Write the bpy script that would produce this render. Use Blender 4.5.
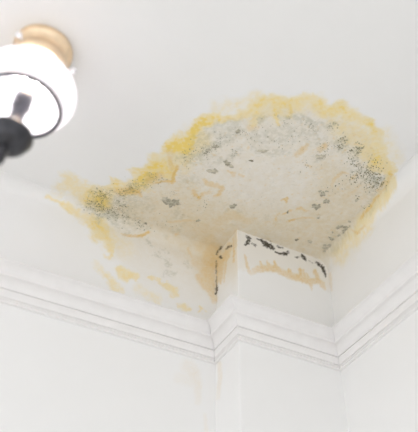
import bpy, bmesh, math, random
import numpy as np
from mathutils import Matrix, Vector

for o in list(bpy.data.objects):
    bpy.data.objects.remove(o)
scene = bpy.context.scene
COL = scene.collection

# ------------------------------------------------------------------ camera, sky, light, exposure
ZC = 3.2                                   # ceiling height
PW, PD = 0.36, 0.1491                      # pillar width and depth
CAM = np.array([-0.89526, -1.58654, ZC - 1.64805])
YAW, PITCH, ROLL, FPX = 0.46152, 0.75386, 0.01745, 730.87
IW, IH = 418.0, 432.0


def cam_axes():
    cy, sy, cp, sp = math.cos(YAW), math.sin(YAW), math.cos(PITCH), math.sin(PITCH)
    fwd = np.array([sy * cp, cy * cp, sp])
    right = np.array([cy, -sy, 0.0])
    up = np.cross(right, fwd)
    c, s = math.cos(ROLL), math.sin(ROLL)
    return np.array([c * right + s * up, -s * right + c * up, fwd])


AX = cam_axes()
cam_data = bpy.data.cameras.new('camera')
cam = bpy.data.objects.new('camera', cam_data)
COL.objects.link(cam)
cam.matrix_world = Matrix((
    (AX[0][0], AX[1][0], -AX[2][0], CAM[0]),
    (AX[0][1], AX[1][1], -AX[2][1], CAM[1]),
    (AX[0][2], AX[1][2], -AX[2][2], CAM[2]),
    (0, 0, 0, 1)))
cam_data.sensor_fit = 'HORIZONTAL'
cam_data.sensor_width = 36.0
cam_data.lens = 36.0 * FPX / IW
cam_data.clip_start = 0.02
cam_data.dof.use_dof = True
cam_data.dof.focus_distance = 2.30
cam_data.dof.aperture_fstop = 1.25
scene.camera = cam

world = bpy.data.worlds.new('room_daylight')
scene.world = world
world.use_nodes = True
bg = world.node_tree.nodes['Background']
bg.inputs[0].default_value = (0.965, 0.975, 0.99, 1)
bg.inputs[1].default_value = 1.0

win = bpy.data.lights.new('window_daylight', 'AREA')
win.shape = 'RECTANGLE'
win.size, win.size_y = 1.6, 1.5
win.energy = 8
win.color = (1.0, 0.97, 0.94)
wo = bpy.data.objects.new('window_daylight', win)
COL.objects.link(wo)
wo.location = (-3.3, -1.6, 1.5)
wo.rotation_euler = (Vector((0.0, 0.0, 2.8)) - wo.location).to_track_quat('-Z', 'Y').to_euler()

vs = scene.view_settings
vs.view_transform = 'Standard'
vs.look = 'None'
vs.exposure = 0.37
vs.gamma = 1.0
vs.use_curve_mapping = False


# ------------------------------------------------------------------ numeric helpers
def to_photo(P):
    """where points of the room fall in the 418 x 432 survey picture"""
    q = (np.asarray(P, float) - CAM) @ AX.T
    return IW / 2 + FPX * q[:, 0] / q[:, 2], IH / 2 - FPX * q[:, 1] / q[:, 2]


def ray(x, y):
    return AX.T @ np.array([(x - IW / 2) / FPX, -(y - IH / 2) / FPX, 1.0])


def on_ceiling(x, y):
    d = ray(x, y)
    return CAM + d * (ZC - CAM[2]) / d[2]


def on_wall_left(x, y):
    d = ray(x, y)
    return CAM + d * (PD - CAM[1]) / d[1]


def on_pillar(x, y):
    d = ray(x, y)
    return CAM + d * (0.0 - CAM[1]) / d[1]


def vnoise(x, y, seed):
    xi, yi = np.floor(x).astype(np.int64), np.floor(y).astype(np.int64)
    fx, fy = x - xi, y - yi
    fx, fy = fx * fx * (3 - 2 * fx), fy * fy * (3 - 2 * fy)

    def h(a, b):
        n = (a * 374761393 + b * 668265263 + seed * 1442695041) & 0xffffffff
        n = ((n ^ (n >> 13)) * 1274126177) & 0xffffffff
        n = n ^ (n >> 16)
        return (n & 0xffff) / 65535.0
    return ((h(xi, yi) * (1 - fx) + h(xi + 1, yi) * fx) * (1 - fy)
            + (h(xi, yi + 1) * (1 - fx) + h(xi + 1, yi + 1) * fx) * fy)


def fbm(x, y, seed, octv=4):
    s, a, t = 0, 0.5, 0
    for k in range(octv):
        s = s + a * vnoise(x * 2 ** k + 17.3 * k, y * 2 ** k - 9.1 * k, seed + k)
        t += a
        a *= 0.55
    return s / t


def sstep(a, b, v):
    t = np.clip((v - a) / (b - a), 0, 1)
    return t * t * (3 - 2 * t)


def stroke(out, X, Y, pts, soft=0.7):
    """max-blend a chain of (x, y, radius, amount) blots into out"""
    if len(pts) == 1:
        pts = [pts[0], (pts[0][0] + 0.01, pts[0][1], pts[0][2], pts[0][3])]
    for a, b in zip(pts[:-1], pts[1:]):
        rm = max(a[2], b[2]) * (1 + soft)
        m = ((X > min(a[0], b[0]) - rm) & (X < max(a[0], b[0]) + rm)
             & (Y > min(a[1], b[1]) - rm) & (Y < max(a[1], b[1]) + rm))
        if not m.any():
            continue
        x, y = X[m], Y[m]
        dx, dy = b[0] - a[0], b[1] - a[1]
        t = np.clip(((x - a[0]) * dx + (y - a[1]) * dy) / (dx * dx + dy * dy + 1e-9), 0, 1)
        r = a[2] + (b[2] - a[2]) * t
        amt = a[3] + (b[3] - a[3]) * t
        d = np.hypot(x - a[0] - dx * t, y - a[1] - dy * t) / r
        out[m] = np.maximum(out[m], amt * (1 - sstep(1 - soft, 1 + soft, d)))


def poly_fill(X, Y, poly, soft):
    """1 inside the outline, fading to 0 over soft on both sides of it"""
    inside = np.zeros(X.shape, bool)
    dist = np.full(X.shape, 1e9)
    n = len(poly)
    for i in range(n):
        ax, ay = poly[i]
        bx, by = poly[(i + 1) % n]
        c = ((ay > Y) != (by > Y)) & (X < (bx - ax) * (Y - ay) / (by - ay + 1e-12) + ax)
        inside ^= c
        dx, dy = bx - ax, by - ay
        t = np.clip(((X - ax) * dx + (Y - ay) * dy) / (dx * dx + dy * dy + 1e-9), 0, 1)
        dist = np.minimum(dist, np.hypot(X - ax - dx * t, Y - ay - dy * t))
    sd = np.where(inside, dist, -dist)
    return sstep(-soft, soft, sd)


# ------------------------------------------------------------------ the water damage, surveyed outline by outline
STAIN = [(70, 200), (88, 194), (112, 190), (135, 184), (150, 168), (170, 156), (186, 146), (196, 130),
         (220, 119), (250, 115), (264, 106), (285, 104), (310, 106), (340, 115), (362, 130), (378, 150),
         (390, 172), (386, 196), (366, 222), (348, 246), (330, 268), (326, 300), (236, 300), (214, 322),
         (170, 302), (135, 280), (112, 258), (100, 236), (92, 222), (78, 212)]
TAN = [(96, 200), (130, 200), (165, 186), (185, 170), (205, 196), (240, 205), (275, 212), (305, 205),
       (318, 180), (322, 158), (345, 170), (378, 192), (362, 220), (330, 262), (236, 262), (214, 300), (200, 285),
       (186, 258), (160, 236), (128, 226)]
YELLOW = [
    [(60, 190, 7, .22), (68, 183, 8, .38), (80, 190, 8, .3), (90, 196, 9, .6), (100, 200, 9, .85), (108, 206, 5, .7)],
    [(50, 196, 2.4, .35), (60, 203, 3, .5), (70, 207, 4, .55), (78, 216, 4, .3), (96, 222, 8, .2)],
    [(110, 190, 5, .5), (115, 184, 5, .65), (110, 180, 2, .4)], [(112, 186, 4, .6), (128, 190, 6, .55), (140, 184, 7, .8), (150, 175, 8, .85)],
    [(134, 172, 4, .5), (146, 173, 6, .7), (158, 166, 9, .85), (168, 172, 6, .6)], [(153, 161, 5, .6), (166, 160, 5, .4), (172, 168, 4, .5)],
    [(164, 152, 4, .4), (170, 147, 6, .8), (178, 143, 8, .95), (188, 147, 7, .95), (190, 137, 5, 1), (194, 128, 4.5, 1), (204, 121, 4.5, .85),
     (220, 116, 4, .7), (234, 117, 4, .45), (246, 114, 5, .5), (254, 108, 5.5, .65), (264, 102, 6, .65), (275, 100, 6, .6),
     (288, 104, 6, .65), (301, 103, 5, .5), (311, 97, 5, .5), (317, 103, 8, .65), (328, 112, 5, .55), (342, 107, 5, .7),
     (349, 116, 7, .6), (360, 121, 5, .45), (372, 125, 4, .75), (374, 136, 8, .45), (379, 150, 9, .5), (374, 161, 8, .7),
     (388, 166, 6, .45), (391, 176, 4, .6), (388, 190, 6, .42), (377, 206, 6, .36), (366, 221, 7, .33), (354, 238, 8, .28),
     (342, 254, 9, .2)],
    [(216, 108, 7, .16), (240, 104, 6, .22), (262, 97, 5, .2)], [(380, 140, 13, .2), (394, 155, 9, .18)],
    [(340, 125, 12, .25), (362, 140, 14, .3), (372, 155, 10, .4)],
    [(277, 108, 3, .7), (277, 121, 2.4, .65)], [(288, 106, 2.5, .6), (288, 116, 1.8, .5)], [(258, 108, 3, .6), (253, 122, 4, .5)],
    [(92, 220, 3, .3), (96, 224, 8, .62), (101, 234, 7, .55), (108, 244, 5, .5), (111, 257, 2.5, .4)], [(108, 236, 9, .2), (124, 250, 10, .12)],
    [(121, 272, 4, .45), (128, 276, 5, .5), (136, 276, 4, .45), (135, 280, 3, .4)],
    [(94, 262, 3, .12), (104, 274, 4, .25), (114, 285, 5, .32), (122, 292, 3, .2)], [(140, 290, 6, .15), (156, 300, 5, .2)],
    [(152, 276, 1.6, .3), (163, 284, 1.6, .38), (172, 290, 3.5, .45), (174, 296, 2, .3)], [(177, 306, 2, .3), (185, 308, 3.2, .42)],
    [(202, 310, 2, .35), (200, 313, 1.5, .3)],
    [(300, 108, 8, .25), (262, 112, 8, .3)], [(196, 140, 14, .35), (180, 158, 12, .35)],
]
OCHRE = [
    [(156, 183, 1.2, .7), (166, 181, 1.4, .85), (173, 182, 1.8, 1), (173, 175, 1.6, .9), (177, 167, 1.4, .75)],
    [(118, 192, 4, .5), (128, 190, 4, .55), (138, 192, 3, .7), (141, 196, 1.5, .6)], [(150, 180, 5, .5), (160, 176, 4, .45)],
    [(122, 234, 1, .4), (132, 236, 1.2, .75), (142, 236, 1.5, .9), (149, 232, 1.5, .9)],
    [(204, 179, 1.5, .5), (207, 184, 2.2, .55), (216, 185, 2.6, .5), (222, 188, 2.4, .55), (219, 194, 2, .6), (215, 196, 1.3, .6)],
    [(193, 190, 1.6, .6), (196, 195, 2.4, .65), (199, 198, 1.6, 1), (202, 194, 2, .5), (210, 192, 1.5, .3)],
    [(228, 171, 1.2, .5), (233, 173, 1.4, .55)], [(233, 176, 1.3, .4), (236, 172, 1, .3)], [(240, 174, 1, .4), (243, 176, 1.3, .5)],
    [(281, 200, 1, .6), (287, 198, 1.1, .8)], [(286, 199, 1.2, .85), (286, 202, 1, .8)],
    [(282, 214, .7, .5), (288, 212, 1, .8), (291, 210, .9, .7)], [(296, 209, 1, .45), (300, 208, 1.4, .6), (305, 211, 1, .5)],
    [(289, 221, 1.1, .75), (295, 219, .9, .7), (302, 217, .6, .5), (314, 218, .6, .35)], [(276, 219, 1.1, .9), (276.5, 220, .9, .8)],
    [(296, 155, 2, .4), (302, 150, 3, .6), (307, 145, 2, .45)], [(320, 149, 3, .4), (325, 146, 3.5, .6)], [(306, 165, .7, .4), (312, 166, .7, .35)],
    [(332, 186, 1.2, .3), (335, 178, 1.5, .4), (342, 172, 1.4, .45), (348, 173, 1, .3)], [(352, 178, 1.6, .4), (356, 174, 1.4, .4)],
    [(391, 174, 2, .5), (386, 186, 1.2, .4), (377, 197, 1.2, .55), (370, 207, 1.6, .75), (363, 215, 1.5, .7), (361, 219, 1, .4)],
    [(352, 230, 1, .5), (358, 233, 1.4, .65), (365, 226, 1, .4)], [(344, 196, 2, .15), (356, 190, 1.5, .25)], [(378, 190, 1.4, .4), (384, 182, 2, .4)],
    [(212, 226, 5, .12), (232, 214, 4, .28), (248, 221, 4, .26)], [(188, 217, 8, .12), (206, 233, 9, .2)],
    [(168, 222, 1.2, .3), (198, 220, 1, .5)], [(176, 235, 1.4, .6), (178, 233, .8, .4)], [(170, 152, 4, .3), (170, 162, 2, .5), (172, 168, 3, .4)],
    [(188, 249, 1, .4), (192, 258, 1, .3), (194, 266, .8, .25)], [(250, 128, 3, .4), (258, 127, 2, .3)],
    [(214, 262, 9, .62), (212, 250, 8, .48), (207, 272, 8, .52), (211, 288, 5, .55), (214, 300, 3, .45)],
    [(198, 276, 3, .5), (206, 287, 3.5, .5)], [(196, 262, 5, .25), (202, 268, 5, .3)],
    [(201, 246, 6, .25), (210, 240, 6, .3)],
    # below the cornice
    [(188, 366, 7, .10), (194, 374, 6, .14), (198, 386, 4, .12), (198, 402, 3, .08)], [(205, 415, 2, .08), (206, 430, 2, .12)],
    [(219, 364, 2.5, .18), (220, 380, 2.2, .18), (218, 398, 2, .1)], [(178, 378, 5, .06), (192, 380, 7, .08)],
]
GREY = [
    [(80, 204, 4, .3), (92, 207, 6, .6), (104, 212, 8, .75), (118, 217, 8, .6), (134, 222, 8, .4), (146, 226, 5, .35)],
    [(95, 194, 5, .4), (108, 197, 6, .45), (120, 200, 7, .55), (132, 198, 5, .4)], [(130, 208, 5, .4), (150, 208, 4, .3)],
    [(122, 196, 2, .8), (132, 186, 3.5, .75), (142, 186, 3, .6), (150, 178, 5, .5), (158, 182, 3, .5)], [(134, 202, 3, .5), (148, 200, 3, .35)],
    [(178, 157, 5, .4), (186, 158, 7, .5), (196, 158, 7, .5), (205, 150, 6, .6), (214, 146, 4, .7), (222, 140, 5, .5), (236, 132, 6, .65), (242, 129, 3, .5)],
    [(198, 142, 7, .4), (210, 130, 7, .5), (222, 126, 7, .4), (240, 124, 5, .4)], [(212, 160, 6, .45), (226, 164, 3, .5), (232, 153, 4, .6), (238, 152, 4, .55)],
    [(258, 119, 5, .6), (266, 118, 4, .5)], [(282, 117, 2.6, .7), (288, 118, 3, .6), (298, 117, 4, .6), (308, 123, 5, .65), (314, 126, 4, .6)],
    [(250, 136, 6, .4), (268, 138, 9, .45), (286, 134, 9, .45), (304, 134, 7, .4), (320, 140, 7, .4)], [(252, 148, 3, .5), (262, 151, 3, .4), (276, 154, 4, .4), (288, 152, 3, .4)],
    [(318, 126, 4, .5), (328, 128, 4, .6), (334, 124, 3, .6)], [(338, 140, 5, .5), (344, 138, 4, .6), (342, 148, 4, .6)],
    [(352, 150, 5, .5), (358, 148, 3, .7), (354, 158, 4, .6)], [(352, 168, 4, .4), (364, 174, 6, .6), (376, 179, 7, .8), (382, 182, 5, .8), (380, 188, 4, .5)],
    [(372, 192, 4, .35), (376, 206, 3, .3), (366, 216, 3, .3)], [(318, 158, 3.5, .6), (323, 157, 3, .5)], [(345, 232, 8, .35), (330, 248, 8, .35)],
    [(176, 214, 5, .35), (182, 219, 4, .45)], [(178, 229, 3, .35), (172, 233, 2, .2)], [(165, 237, 2.2, .35)],
    [(148, 240, 1.6, .45), (146, 243, 2, .45), (151, 245, 2.4, .5)], [(154, 255, 1.2, .35), (160, 256, 1.4, .4), (166, 260, 2, .5), (168, 265, 2, .5)],
    [(160, 250, 1.8, .35), (166, 250, 1, .3)], [(166, 274, 3, .3), (172, 276, 3, .3)], [(185, 260, 2, .35), (188, 267, 2, .3)],
    [(190, 218, 3, .2), (196, 222, 3, .15)], [(182, 180, 5, .35), (194, 180, 5, .3)], [(226, 208, 4, .3), (234, 206, 3, .4), (240, 212, 3, .25)],
    [(264, 217, 1.6, .3), (270, 218, 1.6, .3)], [(318, 217, 1.8, .4), (320, 215, 1.4, .4)], [(290, 173, 1.3, .35), (294, 174, 1.3, .35)],
    [(126, 233, 2.5, .3)], [(308, 242, 2, .35)],
]
BLACK = [   # pillar edges and the joint with the ceiling
    [(216.6, 254, .7, .8), (219, 250, .9, .95), (222, 246.5, .6, .6)], [(220, 256.6, 1, .9), (221.6, 258, .9, .8)],
    [(226.4, 249, .7, .6), (228, 247, .6, .7)], [(230, 246.6, .9, .9), (231.4, 246, .7, .7)],
    [(244.6, 245.5, .8, .5), (247, 243, 1.7, 1), (249, 240.5, 1.5, .9)], [(246.4, 236, .9, .7), (248.4, 237.6, 1.2, .6), (251, 238.6, 1, .5)],
    [(252, 243, .9, .4), (255.6, 245.8, 1, .5)],
    [(256.6, 238.6, .6, .6), (261, 240, .9, .9), (264.5, 243, 1.8, 1), (269, 245.6, 2, 1), (273, 248.4, 1.6, .95)],
    [(263, 244, .7, .8), (267, 248, .8, .7)], [(270.5, 241.4, .6, .6)], [(277.5, 246, .6, .7), (280, 247.6, .8, .8), (283, 247.2, .6, .6)],
    [(275, 252, .6, .6), (280, 253.4, .9, .9), (285, 254, 1.4, 1), (288, 253, 1.2, 1)], [(287.6, 251.6, 1, .9)],
    [(295, 257, .6, .7), (299, 257, .7, .6)], [(301.6, 255.6, 1, .9), (304, 258, 1.4, 1), (306, 260, .9, .6)],
    [(316.6, 262.4, .9, .9), (319.4, 265, 1.6, 1), (322.4, 267.4, 1.5, 1), (324, 271, 1.1, 1), (326, 277, .6, .8)],
    [(309, 261, .6, .3), (313, 263, .5, .3)],
    [(216.4, 277, .5, .5), (216.4, 284, .5, .4), (217.2, 287, 1, .8), (216.6, 291, .9, .8), (216, 295, .5, .5)], [(216.4, 261, .4, .5), (216.2, 274, .35, .45)],
]
DRIP = [    # tide line on the pillar's front face
    [(245, 256, 1.1, .45), (247.4, 266, 1.4, .5), (249, 271, 2, .35)],
    [(252, 272, 3, .3), (258, 269, 3.2, .5), (266, 268.5, 3.6, .6), (275, 268.5, 3.4, .65), (282, 272, 3, .5), (290, 276, 3, .6),
     (300, 278, 3.6, .65), (310, 282, 3, .6), (317, 281, 3, .55), (322, 283, 2.4, .5), (325, 289, 1.6, .35)],
    [(260, 262, 1, .5), (263, 269, 1.8, .6)], [(267, 261, 1, .5), (270, 268, 1.6, .6)], [(274, 261, 1.2, .65), (277, 269, 2, .7)],
    [(289, 270, 1.6, .7), (291, 277, 2, .6)], [(300, 269, 1.6, .75), (301, 278, 2, .65)], [(303, 270, 1, .5), (306, 280, 1.6, .6)],
    [(307, 274, 1, .5), (311, 285, 1.6, .55)], [(315, 271, 2, .6), (318, 280, 2.4, .6), (324, 288, 1.6, .4)], [(311, 287, 1, .4), (312, 290, .8, .3)],
    # streaks on the pillar's narrow face
    [(233, 238, .8, .35), (234, 252, 1.1, .7), (233.6, 262, 1, .5)], [(229, 256, 1, .6), (226, 262, 1, .6), (225, 272, .9, .5), (224, 282, .7, .3)],
    [(218, 256, .9, .7), (217.6, 272, .8, .7), (217, 292, .7, .5)], [(223.6, 259, 2, .8), (224.6, 258, 1.4, .6)], [(221, 262, .9, .5), (220.6, 284, .8, .45)],
    [(230, 245, 3, .45), (226, 255, 3.4, .58), (221, 262, 3.4, .6), (220, 280, 2.6, .42)], [(236, 232, 2, .25), (235, 246, 2, .3)],
    # along the joint with the right wall
    [(330, 274, 1.4, .25), (331.6, 290, 1.2, .2)],
]
SPECK = [   # x, y, spread, how many
    (92, 203, 6, 60), (101, 208, 8, 120), (112, 212, 8, 80), (98, 196, 7, 90), (106, 194, 6, 50), (120, 206, 8, 70), (122, 193, 6, 50),
    (132, 188, 6, 50), (140, 186, 6, 40), (152, 178, 6, 35), (160, 180, 4, 20), (128, 216, 8, 35), (142, 228, 5, 24), (138, 222, 4, 16),
    (186, 158, 7, 28), (206, 150, 7, 40), (214, 147, 4, 24), (190, 150, 7, 18), (222, 138, 7, 20), (237, 131, 5, 22), (234, 152, 5, 16), (250, 138, 8, 20),
    (276, 142, 10, 20), (300, 135, 10, 24), (312, 128, 7, 30), (332, 126, 5, 22), (326, 148, 8, 34), (342, 140, 5, 26), (341, 147, 4, 22),
    (356, 150, 6, 34), (352, 158, 6, 24), (361, 146, 4, 14), (356, 164, 5, 24), (365, 172, 9, 50), (373, 178, 9, 60), (379, 181, 7, 36), (360, 178, 8, 36),
    (372, 188, 6, 24), (354, 174, 6, 14), (372, 164, 10, 22), (358, 198, 3, 8), (340, 186, 9, 12), (350, 230, 6, 14), (331, 246, 6, 14), (368, 210, 6, 12),
    (174, 192, 3, 10), (168, 198, 5, 8), (204, 200, 6, 12), (196, 206, 14, 8), (285, 122, 8, 20), (260, 126, 6, 10), (306, 160, 12, 12), (166, 222, 12, 10), (196, 222, 6, 6), (160, 222, 4, 8),
]
PATCH = [   # mould crusts on the ceiling: x, y, half length, half height, angle, shade
    (171.5, 202.5, 7.5, 4.2, -4, .75), (164, 199, 3, 2, 10, .35), (213, 171, 5, 2.6, -4, .5), (227, 163, 3.6, 2.4, 8, .55), (231, 166, 2.5, 1.8, 0, .5),
    (144.5, 227.5, 4.6, 3.8, 25, .6), (233, 206, 2.8, 2.6, 30, .55), (263, 151, 4.4, 1.6, 2, .5), (251.5, 160.6, 1.9, .9, 5, .8), (320.5, 156.6, 4.4, 2.4, 2, .5),
    (316.5, 206.5, 4.8, 2.5, -10, .7), (322.6, 194, 3.2, 2.2, 15, .6), (319.8, 191, 1.5, 1.1, 0, .75), (326.6, 191, 1.6, .9, -10, .75), (326.2, 201.3, 2.8, 2.2, 0, .72),
    (347, 228.6, 3.6, 2.2, -15, .65), (344.6, 231.5, 3, 2, 10, .68), (339, 227, 3, 1.6, -20, .55), (350, 226.5, 1.8, 1.2, 0, .7), (332.6, 232, 1.2, .8, 0, .7), (339, 235, 1.6, .9, 0, .75),
    (331.5, 238.5, 2.6, 1.4, 20, .6), (327, 246.5, 4, 3, 10, .5), (338.5, 244.3, 3.6, 2.5, 15, .5), (327, 252.4, 4, 2.2, 10, .42), (334.5, 249, 2.2, 1.5, 0, .4),
    (296.6, 239.6, 1.8, 1.1, 5, .9), (310, 241.4, 2.4, 1.3, 10, .45), (349.5, 221.5, 1.6, .7, 10, .7), (287.6, 212, .9, 1.2, 0, .85), (318.5, 217.6, 1.3, .8, -30, .6),
    (198, 220.5, 2, 1, -15, .55), (370, 206.3, 1.4, 1, 10, .95), (356.5, 200, 1.8, 1.2, 0, .45), (207.5, 150.5, 2.6, 1.6, -25, .6), (214.6, 146.2, 3, 1.3, -10, .65), (237.6, 131.2, 2.6, 1.7, -10, .6),
]


def flat_uv(P, turn):
    """metres along and up the surface; turn: faces that run round the pillar or along the right wall"""
    if turn:
        return P[:, 0] - P[:, 1], P[:, 2]
    return P[:, 0], P[:, 2] - P[:, 1]


def stain_masks(P, turn):
    """yellow, ochre, tan, grey, black amounts at points P of the room"""
    X, Y = to_photo(P)
    # ragged outlines: wander in metres on the surface, measured along and across it
    u, v = flat_uv(P, turn)
    wx = (fbm(u * 34, v * 34, 3, 4) - .5)
    wy = (fbm(u * 34, v * 34, 11, 4) - .5)
    fx = (fbm(u * 150, v * 150, 23, 3) - .5)
    fy = (fbm(u * 150, v * 150, 31, 3) - .5)
    yel, och, tan, gry, blk = (np.zeros(len(P)) for _ in range(5))
    X1, Y1 = X + 11 * wx + 2.5 * fx, Y + 11 * wy + 2.5 * fy
    for s in YELLOW:
        stroke(yel, X1, Y1, s, .75)
    X2, Y2 = X + 2.2 * wx + 2.6 * fx, Y + 2.2 * wy + 2.6 * fy
    for s in OCHRE:
        stroke(och, X2, Y2, s, .6)
    for s in DRIP:
        stroke(och, X + 2.6 * fx, Y + 2.6 * fy, s, .45)
    X3, Y3 = X + 9 * wx + 7 * fx, Y + 9 * wy + 7 * fy
    for s in GREY:
        stroke(gry, X3, Y3, s, .6)
    for s in BLACK:
        stroke(blk, X + 2.6 * fx, Y + 2.6 * fy, s, .5)
    brk = fbm(u * 110, v * 110, 47, 4)
    fine = fbm(u * 330, v * 330, 53, 3)
    yel *= 0.78 + 0.45 * sstep(.3, .7, brk)
    gry *= sstep(.34, .62, .6 * brk + .4 * fine) * 1.15
    och *= .7 + .6 * sstep(.3, .7, fine)
    blk *= sstep(.22, .42, fine) * 1.7
    area = poly_fill(X1, Y1, STAIN, 7)
    core = poly_fill(X1, Y1, TAN, 14)
    # tide marks: pigment gathers at the drying edge of the yellow wash
    halo = np.exp(-((yel - .30) / .12) ** 2)
    yel = yel + .09 * halo * (.4 + brk) * (yel > .05)
    top = (P[:, 2] > ZC - .0005) * 1.0
    flake = fbm(u * 70, v * 70, 83, 5)
    gry = np.maximum(gry, area * top * .4 * sstep(.74, .79, fbm(u * 190, v * 190, 87, 3)))
    och = np.maximum(och, area * top * .35 * sstep(.70, .78, fbm(u * 95, v * 95, 91, 4)))
    area = area * (.98 + .22 * sstep(.44, .52, flake))
    tan = area * (.36 + .14 * brk) + core * (.34 + .3 * (brk - .5))
    down = np.clip((ZC - .02 - P[:, 2]) / .22, 0, 1)
    wall_l = (P[:, 1] > PD - .06) & (P[:, 0] < -.0005)
    gry = np.where(wall_l & (down > 0), np.clip(gry * 1.5, 0, .6), gry)
    tan = np.where(wall_l, tan * (1 - .75 * down ** .7), tan)
    on_p = (P[:, 1] < PD - .001) & (P[:, 1] > -.002) & (P[:, 0] > -.002) & (P[:, 2] < ZC - .0005)
    front = on_p & (P[:, 1] < .003)
    tide = np.interp(X, [236, 258, 280, 300, 315, 328], [268, 270, 273, 280, 283, 290])
    tan = np.where(on_p, np.where(front, .26 * (1 - sstep(-3, 3, Y1 - tide)), .62 * (1 - sstep(-6, 34, Y1 - 262))), tan)
    return [np.clip(a, 0, 1) for a in (yel, och, tan, gry, blk)]


# ------------------------------------------------------------------ materials
def mat(name, color, rough=.5, metal=0.0, noise=0.0, scale=40.0, bump=0.0, **kw):
    m = bpy.data.materials.new(name)
    m.use_nodes = True
    nt = m.node_tree
    b = nt.nodes['Principled BSDF']
    b.inputs['Base Color'].default_value = (*color, 1)
    b.inputs['Roughness'].default_value = rough
    b.inputs['Metallic'].default_value = metal
    for k, val in kw.items():
        b.inputs[k].default_value = val
    tc = nt.nodes.new('ShaderNodeTexCoord')
    n = nt.nodes.new('ShaderNodeTexNoise')
    n.inputs['Scale'].default_value = scale
    n.inputs['Detail'].default_value = 5
    nt.links.new(tc.outputs['Object'], n.inputs['Vector'])
    if noise:
        r = nt.nodes.new('ShaderNodeMix')
        r.data_type = 'RGBA'
        r.inputs[6].default_value = (*[c * (1 - noise) for c in color], 1)
        r.inputs[7].default_value = (*[min(1, c * (1 + noise)) for c in color], 1)
        mr = nt.nodes.new('ShaderNodeMapRange')
        mr.inputs[1].default_value, mr.inputs[2].default_value = .33, .67
        nt.links.new(n.outputs['Fac'], mr.inputs[0])
        nt.links.new(mr.outputs[0], r.inputs[0])
        nt.links.new(r.outputs[2], b.inputs['Base Color'])
    if bump:
        bp = nt.nodes.new('ShaderNodeBump')
        bp.inputs['Strength'].default_value = bump
        bp.inputs['Distance'].default_value = 0.001
        nt.links.new(n.outputs['Fac'], bp.inputs['Height'])
        nt.links.new(bp.outputs['Normal'], b.inputs['Normal'])
    return m


PAINT = (.88, .878, .872)


def plaster(name, paint):
    """painted plaster; the surveyed stain amounts colour it"""
    m = bpy.data.materials.new(name)
    m.use_nodes = True
    nt = m.node_tree
    L = nt.links
    b = nt.nodes['Principled BSDF']
    b.inputs['Roughness'].default_value = .75
    tc = nt.nodes.new('ShaderNodeTexCoord')

    def noise(scale, detail=4):
        n = nt.nodes.new('ShaderNodeTexNoise')
        n.inputs['Scale'].default_value = scale
        n.inputs['Detail'].default_value = detail
        L.new(tc.outputs['Object'], n.inputs['Vector'])
        return n
    fine, broad = noise(420), noise(9)
    cur = nt.nodes.new('ShaderNodeMix')
    cur.data_type = 'RGBA'
    cur.inputs[6].default_value = (*[c * .985 for c in paint], 1)
    cur.inputs[7].default_value = (*[min(1, c * 1.015) for c in paint], 1)
    L.new(broad.outputs['Fac'], cur.inputs[0])
    col = cur.outputs[2]
    layers = [('tan', (.75, .655, .475), 1.0), ('yellow', (.88, .68, .19), 1.12), ('grey', (.42, .43, .34), .66),
              ('ochre', (.76, .52, .155), .9), ('black', (.036, .028, .012), 1.0)]
    for attr, c, k in layers:
        a = nt.nodes.new('ShaderNodeAttribute')
        a.attribute_name = attr
        mr = nt.nodes.new('ShaderNodeMapRange')         # sub-grid mottling of the amount
        mr.inputs[1].default_value, mr.inputs[2].default_value = .25, .75
        mr.inputs[3].default_value, mr.inputs[4].default_value = .78 * k, 1.16 * k
        L.new(fine.outputs['Fac'], mr.inputs[0])
        mu = nt.nodes.new('ShaderNodeMath')
        mu.operation = 'MULTIPLY'
        mu.use_clamp = True
        L.new(a.outputs['Fac'], mu.inputs[0])
        L.new(mr.outputs[0], mu.inputs[1])
        mx = nt.nodes.new('ShaderNodeMix')
        mx.data_type = 'RGBA'
        L.new(mu.outputs[0], mx.inputs[0])
        L.new(col, mx.inputs[6])
        mx.inputs[7].default_value = (*c, 1)
        col = mx.outputs[2]
    L.new(col, b.inputs['Base Color'])
    bp = nt.nodes.new('ShaderNodeBump')
    bp.inputs['Strength'].default_value = .12
    bp.inputs['Distance'].default_value = .0008
    L.new(fine.outputs['Fac'], bp.inputs['Height'])
    L.new(bp.outputs['Normal'], b.inputs['Normal'])
    return m


M_CEIL = plaster('ceiling_plaster', (.88, .88, .876))
M_WALL = plaster('wall_plaster', PAINT)
M_TRIM = mat('trim_gloss_paint', (.875, .86, .852), .3, noise=.015, scale=30)
M_FLOOR = mat('pale_oak', (.68, .65, .60), .5, noise=.12, scale=12, bump=.2)
M_CRUST = [mat('mould_crust_pale', (.56, .52, .42), .9, noise=.3, scale=110, bump=.5),
           mat('mould_crust_mid', (.44, .41, .32), .9, noise=.38, scale=110, bump=.5),
           mat('mould_crust_dark', (.27, .25, .18), .9, noise=.45, scale=110, bump=.5)]
M_SPECK = mat('mould_speck', (.28, .265, .165), .95, noise=.3, scale=200)
M_BRASS = mat('aged_brass', (.92, .72, .50), .3, 1.0, noise=.08, scale=40)
M_DARK = mat('dark_bronze', (.06, .06, .068), .35, .6, noise=.2, scale=60)
M_STEEL = mat('grey_steel', (.22, .22, .25), .3, .8, noise=.1, scale=60)
M_CERAM = mat('white_ceramic', (.88, .88, .9), .15)
M_OPAL = mat('opal_glass', (.93, .92, .95), .12, noise=.01, scale=10)
b_ = M_OPAL.node_tree.nodes['Principled BSDF']
b_.inputs['Transmission Weight'].default_value = .0
tr = M_OPAL.node_tree.nodes.new('ShaderNodeBsdfTranslucent')
tr.inputs['Color'].default_value = (.95, .94, .96, 1)
ms = M_OPAL.node_tree.nodes.new('ShaderNodeMixShader')
ms.inputs[0].default_value = .45
out_ = M_OPAL.node_tree.nodes['Material Output']
M_OPAL.node_tree.links.new(b_.outputs[0], ms.inputs[1])
M_OPAL.node_tree.links.new(tr.outputs[0], ms.inputs[2])
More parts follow.
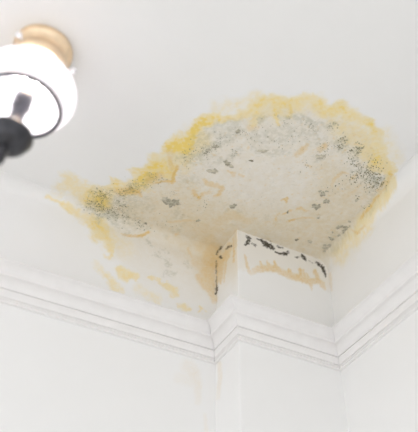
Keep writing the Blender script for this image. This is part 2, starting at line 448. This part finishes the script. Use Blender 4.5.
M_OPAL.node_tree.links.new(ms.outputs[0], out_.inputs['Surface'])
M_BULB = mat('lit_bulb', (1, 1, 1), .3)
bb = M_BULB.node_tree.nodes['Principled BSDF']
bb.inputs['Emission Color'].default_value = (1, .97, .98, 1)
bb.inputs['Emission Strength'].default_value = 40


# ------------------------------------------------------------------ mesh helpers
def link(name, me, material, parent=None, smooth=False):
    o = bpy.data.objects.new(name, me)
    COL.objects.link(o)
    if material:
        me.materials.append(material)
    if smooth:
        me.polygons.foreach_set('use_smooth', [True] * len(me.polygons))
    o.parent = parent
    return o


def tag(o, label, cat, kind=None, group=None):
    o['label'] = label
    o['category'] = cat
    if kind:
        o['kind'] = kind
    if group:
        o['group'] = group
    return o


def axis(a, b, step, lo=None, hi=None, far=.25):
    """grid lines: dense with step between lo and hi, wide elsewhere"""
    parts = []
    if lo is not None and lo > a:
        parts.append(np.linspace(a, lo, max(2, int((lo - a) / far) + 1))[:-1])
    s, e = (a if lo is None else max(a, lo)), (b if hi is None else min(b, hi))
    parts.append(np.linspace(s, e, int(round((e - s) / step)) + 1))
    if e < b:
        parts.append(np.linspace(e, b, max(2, int((b - e) / far) + 1))[1:])
    return np.concatenate(parts)


def sheet(name, P, nu, nv, back, material, relief=None, flip=False, turn=False):
    """grid of nu x nv surveyed points plus a plain back face with sides, one mesh"""
    masks = stain_masks(P, turn)
    Q = P.copy()
    if relief is not None:
        X, Y = to_photo(P)
        u, v = flat_uv(P, turn)
        area = poly_fill(X, Y, STAIN, 10)
        hgt = area * ((fbm(u * 60, v * 60, 71, 4) - .5) * .0022 + np.floor(fbm(u * 45, v * 45, 77, 4) * 9) / 9 * .0012)
        Q = Q + np.outer(hgt, relief)
    i, j = np.meshgrid(np.arange(nu - 1), np.arange(nv - 1), indexing='ij')
    a = (i * nv + j).ravel()
    F = np.stack([a, a + nv, a + nv + 1, a + 1], 1)
    n0 = len(Q)
    rim = np.concatenate([np.arange(nu) * nv, (nu - 1) * nv + np.arange(1, nv), np.arange(nu - 2, -1, -1) * nv + nv - 1, np.arange(nv - 2, 0, -1)])
    V = np.vstack([Q, Q[rim] + np.array(back)])
    m = len(rim)
    k = np.arange(m)
    S = np.stack([rim, n0 + k, n0 + (k + 1) % m, rim[(k + 1) % m]], 1)
    F = np.vstack([F, S])
    if flip:
        F = F[:, ::-1]
    me = bpy.data.meshes.new(name)
    me.from_pydata(V.tolist(), [], F.tolist())
    # back face
    for nm, val in zip(('yellow', 'ochre', 'tan', 'grey', 'black'), masks):
        at = me.attributes.new(nm, 'FLOAT', 'POINT')
        at.data.foreach_set('value', np.concatenate([val, np.zeros(m)]).astype(np.float32))
    me.update()
    o = link(name, me, material)
    sm = np.zeros(len(F), bool)
    sm[:len(F) - m] = True
    me.polygons.foreach_set('use_smooth', sm)
    return o


def revolve(prof, n=48, cap0=False, cap1=False):
    """surface of revolution from (radius, z) points"""
    V, F = [], []
    for r, z in prof:
        for k in range(n):
            a = 2 * math.pi * k / n
            V.append((r * math.cos(a), r * math.sin(a), z))
    for i in range(len(prof) - 1):
        for k in range(n):
            F.append((i * n + k, i * n + (k + 1) % n, (i + 1) * n + (k + 1) % n, (i + 1) * n + k))
    if cap0:
        F.append(tuple(range(n - 1, -1, -1)))
    if cap1:
        F.append(tuple((len(prof) - 1) * n + k for k in range(n)))
    me = bpy.data.meshes.new('turned')
    me.from_pydata(V, [], F)
    me.update()
    bm = bmesh.new()
    bm.from_mesh(me)
    bmesh.ops.recalc_face_normals(bm, faces=bm.faces)
    bm.to_mesh(me)
    bm.free()
    return me


def tube(path, rad, n=10):
    V, F = [], []
    P = [Vector(p) for p in path]
    rads = rad if isinstance(rad, (list, tuple)) else [rad] * len(P)
    for i, p in enumerate(P):
        d = (P[min(i + 1, len(P) - 1)] - P[max(i - 1, 0)]).normalized()
        ref = Vector((0, 0, 1)) if abs(d.z) < .9 else Vector((1, 0, 0))
        s = d.cross(ref).normalized()
        t = s.cross(d)
        for k in range(n):
            a = 2 * math.pi * k / n
            V.append(p + (s * math.cos(a) + t * math.sin(a)) * rads[i])
    for i in range(len(P) - 1):
        for k in range(n):
            F.append((i * n + k, i * n + (k + 1) % n, (i + 1) * n + (k + 1) % n, (i + 1) * n + k))
    F.append(tuple(range(n - 1, -1, -1)))
    F.append(tuple((len(P) - 1) * n + k for k in range(n)))
    me = bpy.data.meshes.new('tube')
    me.from_pydata([tuple(v) for v in V], [], F)
    me.update()
    bm = bmesh.new()
    bm.from_mesh(me)
    bmesh.ops.recalc_face_normals(bm, faces=bm.faces)
    bm.to_mesh(me)
    bm.free()
    return me


# ------------------------------------------------------------------ room shell
X0, Y0 = -3.4, -3.8                        # far ends of the room, behind and left of the camera
gx = axis(X0, PW, .0026, -.76, PW)
gy = axis(Y0, PD, .0026, -.78, PD)
GX, GY = np.meshgrid(gx, gy, indexing='ij')
ceiling = sheet('ceiling', np.stack([GX.ravel(), GY.ravel(), np.full(GX.size, ZC)], 1), len(gx), len(gy), (0, 0, .12), M_CEIL,
                relief=(0, 0, -1), flip=True)
tag(ceiling, 'white plaster ceiling with a large yellow water stain and grey mould', 'ceiling', 'structure')


COVE = .042


def coved(r, zlo, step, z0=0.0):
    """(offset from wall, z) up the wall and round a soft plaster cove into the ceiling"""
    zs = axis(z0, ZC - r, step, zlo, ZC - r)
    prof = [(0.0, z) for z in zs]
    n = max(6, int(r * 1.57 / step))
    for k in range(1, n + 1):
        a = math.pi / 2 * k / n
        prof.append((r * (1 - math.cos(a)), ZC - r + r * math.sin(a)))
    return np.array(prof)


pr = coved(COVE, 2.5, .003)
gx = axis(X0, PW, .003, -.76, .01)
A, B = np.meshgrid(np.arange(len(gx)), np.arange(len(pr)), indexing='ij')
P = np.stack([gx[A.ravel()], PD - pr[B.ravel(), 0], pr[B.ravel(), 1]], 1)
wall_left = sheet('wall_left', P, len(gx), len(pr), (0, .12, 0), M_WALL, relief=(0, -.5, 0))
tag(wall_left, 'white left wall with yellow and tan damp stains spreading down to the cornice', 'wall', 'structure')

pr = coved(.05, 2.72, .003)
gy = axis(Y0, PD, .003, -.55, .0)
A, B = np.meshgrid(np.arange(len(gy)), np.arange(len(pr)), indexing='ij')
P = np.stack([PW - pr[B.ravel(), 0], gy[A.ravel()], pr[B.ravel(), 1]], 1)
wall_right = sheet('wall_right', P, len(gy), len(pr), (.12, 0, 0), M_WALL, flip=True, turn=True)
tag(wall_right, 'clean white right wall with faint yellowing under the ceiling edge', 'wall', 'structure')

# boxed pillar in the corner: one wrapped sheet, narrow face then front face, with a slightly eased arris
zs = axis(0, ZC + .004, .0018, 2.84, ZC + .004)
zs = np.concatenate([zs[zs < 2.5], np.arange(2.5, 2.84, .006), zs[zs >= 2.84]])
zs = np.unique(zs)
ys = np.arange(PD + .01, .003, -.002)
arc = [(.003 * (1 - math.sin(a)), .003 * (1 - math.cos(a))) for a in np.linspace(0, math.pi / 2, 5)]
arc = [(.003 - .003 * math.cos(a), .003 - .003 * math.sin(a)) for a in np.linspace(0, math.pi / 2, 5)]
xs = np.arange(.0046, PW + .01, .0018)
loop = [(0.0, y) for y in ys] + arc + [(x, 0.0) for x in xs]
loop = np.array(loop)
A, B = np.meshgrid(np.arange(len(loop)), np.arange(len(zs)), indexing='ij')
P = np.stack([loop[A.ravel(), 0], loop[A.ravel(), 1], zs[B.ravel()]], 1)
pillar = sheet('wall_pillar', P, len(loop), len(zs), (.02, .02, 0), M_WALL, turn=True)
tag(pillar, 'white boxed corner pillar with black mould and a tan tide line under the ceiling', 'pillar', 'structure')

me = bpy.data.meshes.new('floor')
bm = bmesh.new()
nb = 18
for i in range(nb):
    ya, yb = Y0 + (PD - Y0) * i / nb, Y0 + (PD - Y0) * (i + 1) / nb - .002
    c = [bm.verts.new(v) for v in ((X0, ya, 0), (PW, ya, 0), (PW, yb, 0), (X0, yb, 0), (X0, ya, -.05), (PW, ya, -.05), (PW, yb, -.05), (X0, yb, -.05))]
    for f in ((0, 1, 2, 3), (7, 6, 5, 4), (0, 4, 5, 1), (1, 5, 6, 2), (2, 6, 7, 3), (3, 7, 4, 0)):
        bm.faces.new([c[k] for k in f])
bm.to_mesh(me)
bm.free()
tag(link('floor', me, M_FLOOR), 'pale wooden floor of the room below the stained ceiling', 'floor', 'structure')


# ------------------------------------------------------------------ cornice: four mitred lengths of one moulding
def arc_pts(p, q, bulge, n=8):
    """curve from p to q bowed sideways by bulge (fraction of the chord)"""
    p, q = np.array(p), np.array(q)
    d = q - p
    nrm = np.array([-d[1], d[0]])
    return [tuple(p + d * t + nrm * bulge * 4 * t * (1 - t)) for t in np.linspace(0, 1, n + 1)]


PROF = [(-.004, -.3330), (.0610, -.3330), (.0632, -.3352), (.0632, -.3385)]
PROF += [(.0625, -.3392), (.0580, -.3396)]
PROF += arc_pts((.0578, -.3400), (.0345, -.3660), -.14, 12)
PROF += [(.0395, -.3666), (.0412, -.3680), (.0414, -.3708), (.0402, -.3730), (.0380, -.3738), (.0300, -.3740)]
PROF += arc_pts((.0298, -.3745), (.0120, -.3972), -.14, 12)
PROF += [(.0136, -.3978), (.0136, -.3996), (.0098, -.3998), (.0098, -.4018), (.0118, -.4020)]
PROF += arc_pts((.0122, -.4026), (.0108, -.4262), .06, 6)
PROF += [(.0104, -.4270), (.0074, -.4272), (.0074, -.4288), (.0090, -.4290)]
PROF += arc_pts((.0092, -.4296), (.0092, -.4340), .3, 4)
PROF += [(.0068, -.4344), (.0068, -.4360)]
PROF += arc_pts((.0080, -.4364), (.0062, -.4418), .25, 4)
PROF += [(-.004, -.4420)]


def moulding(name, start, end, label):
    """start(q), end(q): plan positions of the two ends for a projection q"""
    n = len(PROF)
    V = [(*start(q), ZC + z) for q, z in PROF] + [(*end(q), ZC + z) for q, z in PROF]
    F = [(k, (k + 1) % n, n + (k + 1) % n, n + k) for k in range(n)]
    F += [tuple(range(n - 1, -1, -1)), tuple(range(n, 2 * n))]
    me = bpy.data.meshes.new(name)
    me.from_pydata(V, [], F)
    bm = bmesh.new()
    bm.from_mesh(me)
    bmesh.ops.recalc_face_normals(bm, faces=bm.faces)
    bm.to_mesh(me)
    bm.free()
    o = link(name, me, M_TRIM)
    return tag(o, label, 'cornice', 'structure')


G = .0006
moulding('trim_1', lambda q: (X0, PD - q), lambda q: (-q - G, PD - q), 'long white cornice moulding running along the left wall')
moulding('trim_2', lambda q: (-q, PD - q - G), lambda q: (-q, -q + .0001), 'shortest white cornice piece on the narrow side of the pillar')
moulding('trim_3', lambda q: (-q + .0001, -q), lambda q: (PW - q - .0001, -q), 'white cornice piece across the front of the pillar')
moulding('trim_4', lambda q: (PW - q, -q - .0001), lambda q: (PW - q, Y0), 'white cornice moulding running up along the right wall')


# ------------------------------------------------------------------ mould crusts and specks, growing on the ceiling
rng = random.Random(5)


def crust_mesh(hx, hy, ang, seed, th=.0016):
    r = random.Random(seed)
    n = 18
    ph = [r.uniform(0, 6.28) for _ in range(4)]
    n = 26
    ring = []
    for k in range(n):
        a = 2 * math.pi * k / n
        w = 1 + .20 * math.sin(2 * a + ph[0]) + .16 * math.sin(3 * a + ph[1]) + .13 * math.sin(5 * a + ph[2]) + .12 * math.sin(8 * a + ph[3]) + r.uniform(-.2, .2)
        x, y = hx * w * math.cos(a), hy * w * math.sin(a)
        ring.append((x * math.cos(ang) - y * math.sin(ang), x * math.sin(ang) + y * math.cos(ang)))
    V = [(x, y, .0022) for x, y in ring] + [(x * .96, y * .96, -th * .6) for x, y in ring] + \
        [(x * .55, y * .55, -th * r.uniform(.7, 1.2)) for x, y in ring] + [(0, 0, -th)]
    F = []
    for i in range(2):
        for k in range(n):
            F.append((i * n + k, i * n + (k + 1) % n, (i + 1) * n + (k + 1) % n, (i + 1) * n + k))
    for k in range(n):
        F.append((2 * n + k, 2 * n + (k + 1) % n, 3 * n))
    me = bpy.data.meshes.new('mould_patch')
    me.from_pydata(V, [], F)
    me.update()
    return me


for i, (x, y, hx, hy, ang, shade) in enumerate(PATCH):
    c = on_ceiling(x, y)
    ex = on_ceiling(x + 1, y) - c
    ey = on_ceiling(x, y + 1) - c
    a = math.radians(ang)
    vx = (ex * math.cos(a) + ey * math.sin(a)) * hx
    vy = (-ex * math.sin(a) + ey * math.cos(a)) * hy
    o = link('mould_patch', crust_mesh(np.hypot(*vx[:2]), np.hypot(*vy[:2]), math.atan2(vx[1], vx[0]), 100 + i),
             M_CRUST[0 if shade < .52 else (1 if shade < .8 else 2)], ceiling)
    o.location = (c[0], c[1], ZC - .0006)

WALL_SPOTS = []
V, F = [], []
for x, y, sp, n in SPECK:
    for _ in range(n if x > 200 else int(n * .8)):
        px, py = rng.gauss(x, sp * .62), rng.gauss(y, sp * .55)
        c = on_ceiling(px, py)
        if c[0] > PW - .03:
            continue
        if c[1] > PD - COVE:
            WALL_SPOTS.append((px, py))
            continue
        r = rng.choice([.0009, .0011, .0013, .0016, .0021]) * (1.2 if px > 335 else .82)
        k0 = len(V)
        m = 6
        asp, rot = rng.uniform(.6, 1), rng.uniform(0, 3.14)
        for k in range(m):
            a = 2 * math.pi * k / m
            qx, qy = r * math.cos(a) * rng.uniform(.8, 1.2), r * asp * math.sin(a) * rng.uniform(.8, 1.2)
            V.append((c[0] + qx * math.cos(rot) - qy * math.sin(rot), c[1] + qx * math.sin(rot) + qy * math.cos(rot), ZC + .0008))
        for k in range(m):
            vx, vy, vz = V[k0 + k]
            V.append((c[0] + (vx - c[0]) * .8, c[1] + (vy - c[1]) * .8, ZC - .0017))
        for k in range(m):
            F.append((k0 + k, k0 + (k + 1) % m, k0 + m + (k + 1) % m, k0 + m + k))
        F.append(tuple(k0 + m + k for k in range(m)))
me = bpy.data.meshes.new('mould_specks')
me.from_pydata(V, [], F)
me.update()
o = link('mould_specks', me, M_SPECK, ceiling)
o['kind'] = 'stuff'


def on_cove(x, y):
    """point and inward normal on the left wall or its rounded top"""
    c = on_wall_left(x, y)
    if c[2] <= ZC - COVE:
        return c, np.array([0., -1., 0.])
    d = ray(x, y)
    ox, oz = CAM[1] - (PD - COVE), CAM[2] - (ZC - COVE)
    a, b, g = d[1] ** 2 + d[2] ** 2, 2 * (ox * d[1] + oz * d[2]), ox * ox + oz * oz - COVE ** 2
    t = (-b + math.sqrt(max(0, b * b - 4 * a * g))) / (2 * a)
    c = CAM + d * t
    return c, np.array([0., PD - COVE - c[1], ZC - COVE - c[2]]) / COVE


V, F = [], []
for x, y in WALL_SPOTS:
    c, nrm = on_cove(x, y)
    ex = np.array([1., 0., 0.])
    ey = np.cross(nrm, ex)
    r = rng.choice([.0009, .0011, .0013, .0016, .0021]) * .95
    k0 = len(V)
    for hgt, k_ in ((-.001, 1.0), (.0016, .8)):
        for k in range(6):
            a = 2 * math.pi * k / 6
            V.append(tuple(c + (ex * math.cos(a) + ey * math.sin(a)) * r * k_ + nrm * hgt))
    for k in range(6):
        F.append((k0 + k, k0 + (k + 1) % 6, k0 + 6 + (k + 1) % 6, k0 + 6 + k))
    F.append(tuple(k0 + 6 + k for k in range(6)))
me = bpy.data.meshes.new('mould_specks')
me.from_pydata(V, [], F)
me.update()
o = link('mould_specks', me, M_SPECK, wall_left)
o['kind'] = 'stuff'

# ------------------------------------------------------------------ ceiling lamp
lc = on_ceiling(44, 49)
lamp = bpy.data.objects.new('ceiling_lamp', None)
COL.objects.link(lamp)
lamp.location = (lc[0], lc[1], ZC)
tilt = AX[0] * -1.0
lamp.rotation_euler = (0, math.radians(3.6), math.radians(-26))
tag(lamp, 'ceiling lamp with white opal glass shade, brass fitter and dark bottom cup', 'lamp')

link('canopy', revolve([(.002, .001), (.072, .001), (.078, -.004), (.079, -.012), (.072, -.020), (.066, -.032), (.064, -.046), (.070, -.054), (.076, -.060),
                        (.078, -.084), (.074, -.090), (.066, -.090), (.064, -.076), (.002, -.074)], 64), M_BRASS, lamp, True)
for k in range(3):
    a = math.radians(8 + 120 * k)
    d = Vector((math.cos(a), math.sin(a), 0))
    kb = link('thumb_screw', tube([d * .070 + Vector((0, 0, -.070)), d * .084 + Vector((0, 0, -.070)), d * .085 + Vector((0, 0, -.070)),
                                   d * .089 + Vector((0, 0, -.070)), d * .097 + Vector((0, 0, -.070)), d * .100 + Vector((0, 0, -.070))],
                                  [.003, .003, .006, .0085, .0085, .005], 14), M_CERAM, lamp, True)
# opal shade: outer skin, lip, inner skin
outer, inner = [], []
zc_, rz, rr = -.188, .088, .124
for k in range(0, 25):
    t = math.radians(60 - k * (60 + 39) / 24)
    outer.append((rr * math.cos(t), zc_ + rz * math.sin(t)))
inner = [(r - .005, z + (.002 if z < zc_ else -.002)) for r, z in outer]
prof = [(.062, -.078)] + outer + inner[::-1] + [(.057, -.078)]
link('shade', revolve(prof, 72), M_OPAL, lamp, True)
rzb = outer[-1][1]
rrb = outer[-1][0]
ring_prof = [(rrb + .0048 * math.cos(a), rzb - .003 + .006 * math.sin(a)) for a in np.linspace(0, 2 * math.pi, 13)]
rim = link('rim_ring', revolve(ring_prof, 72), M_DARK, lamp, True)
for k in range(3):
    a = math.radians(20 + 120 * k)
    d = Vector((math.cos(a), math.sin(a), 0))
    link('bracket_arm', tube([d * .010 + Vector((0, 0, rzb - .006)), d * (rrb * .6) + Vector((0, 0, rzb - .010)), d * (rrb - .001) + Vector((0, 0, rzb - .003))], .0013, 8),
         M_STEEL, lamp, True)
link('stem', revolve([(.004, -.140), (.012, -.140), (.015, -.165), (.016, -.195), (.022, -.202), (.022, -.250), (.018, -.258), (.017, -.300), (.021, -.312),
                      (.026, -.345), (.002, -.347)], 32), M_DARK, lamp, True)
link('bulb', revolve([(.001, -.075), (.012, -.077), (.024, -.086), (.029, -.100), (.028, -.114), (.021, -.130), (.013, -.142), (.012, -.152), (.001, -.153)], 32), M_BULB, lamp, True)
cup = link('bottom_cup', revolve([(.002, -.340), (.030, -.341), (.048, -.344), (.056, -.350), (.057, -.358), (.052, -.366), (.048, -.378), (.036, -.390), (.019, -.398), (.002, -.400)], 56),
           M_DARK, lamp, True)
link('finial', revolve([(.002, -.394), (.010, -.396), (.014, -.408), (.009, -.416), (.012, -.428), (.009, -.446), (.001, -.456)], 24), M_DARK, cup, True)
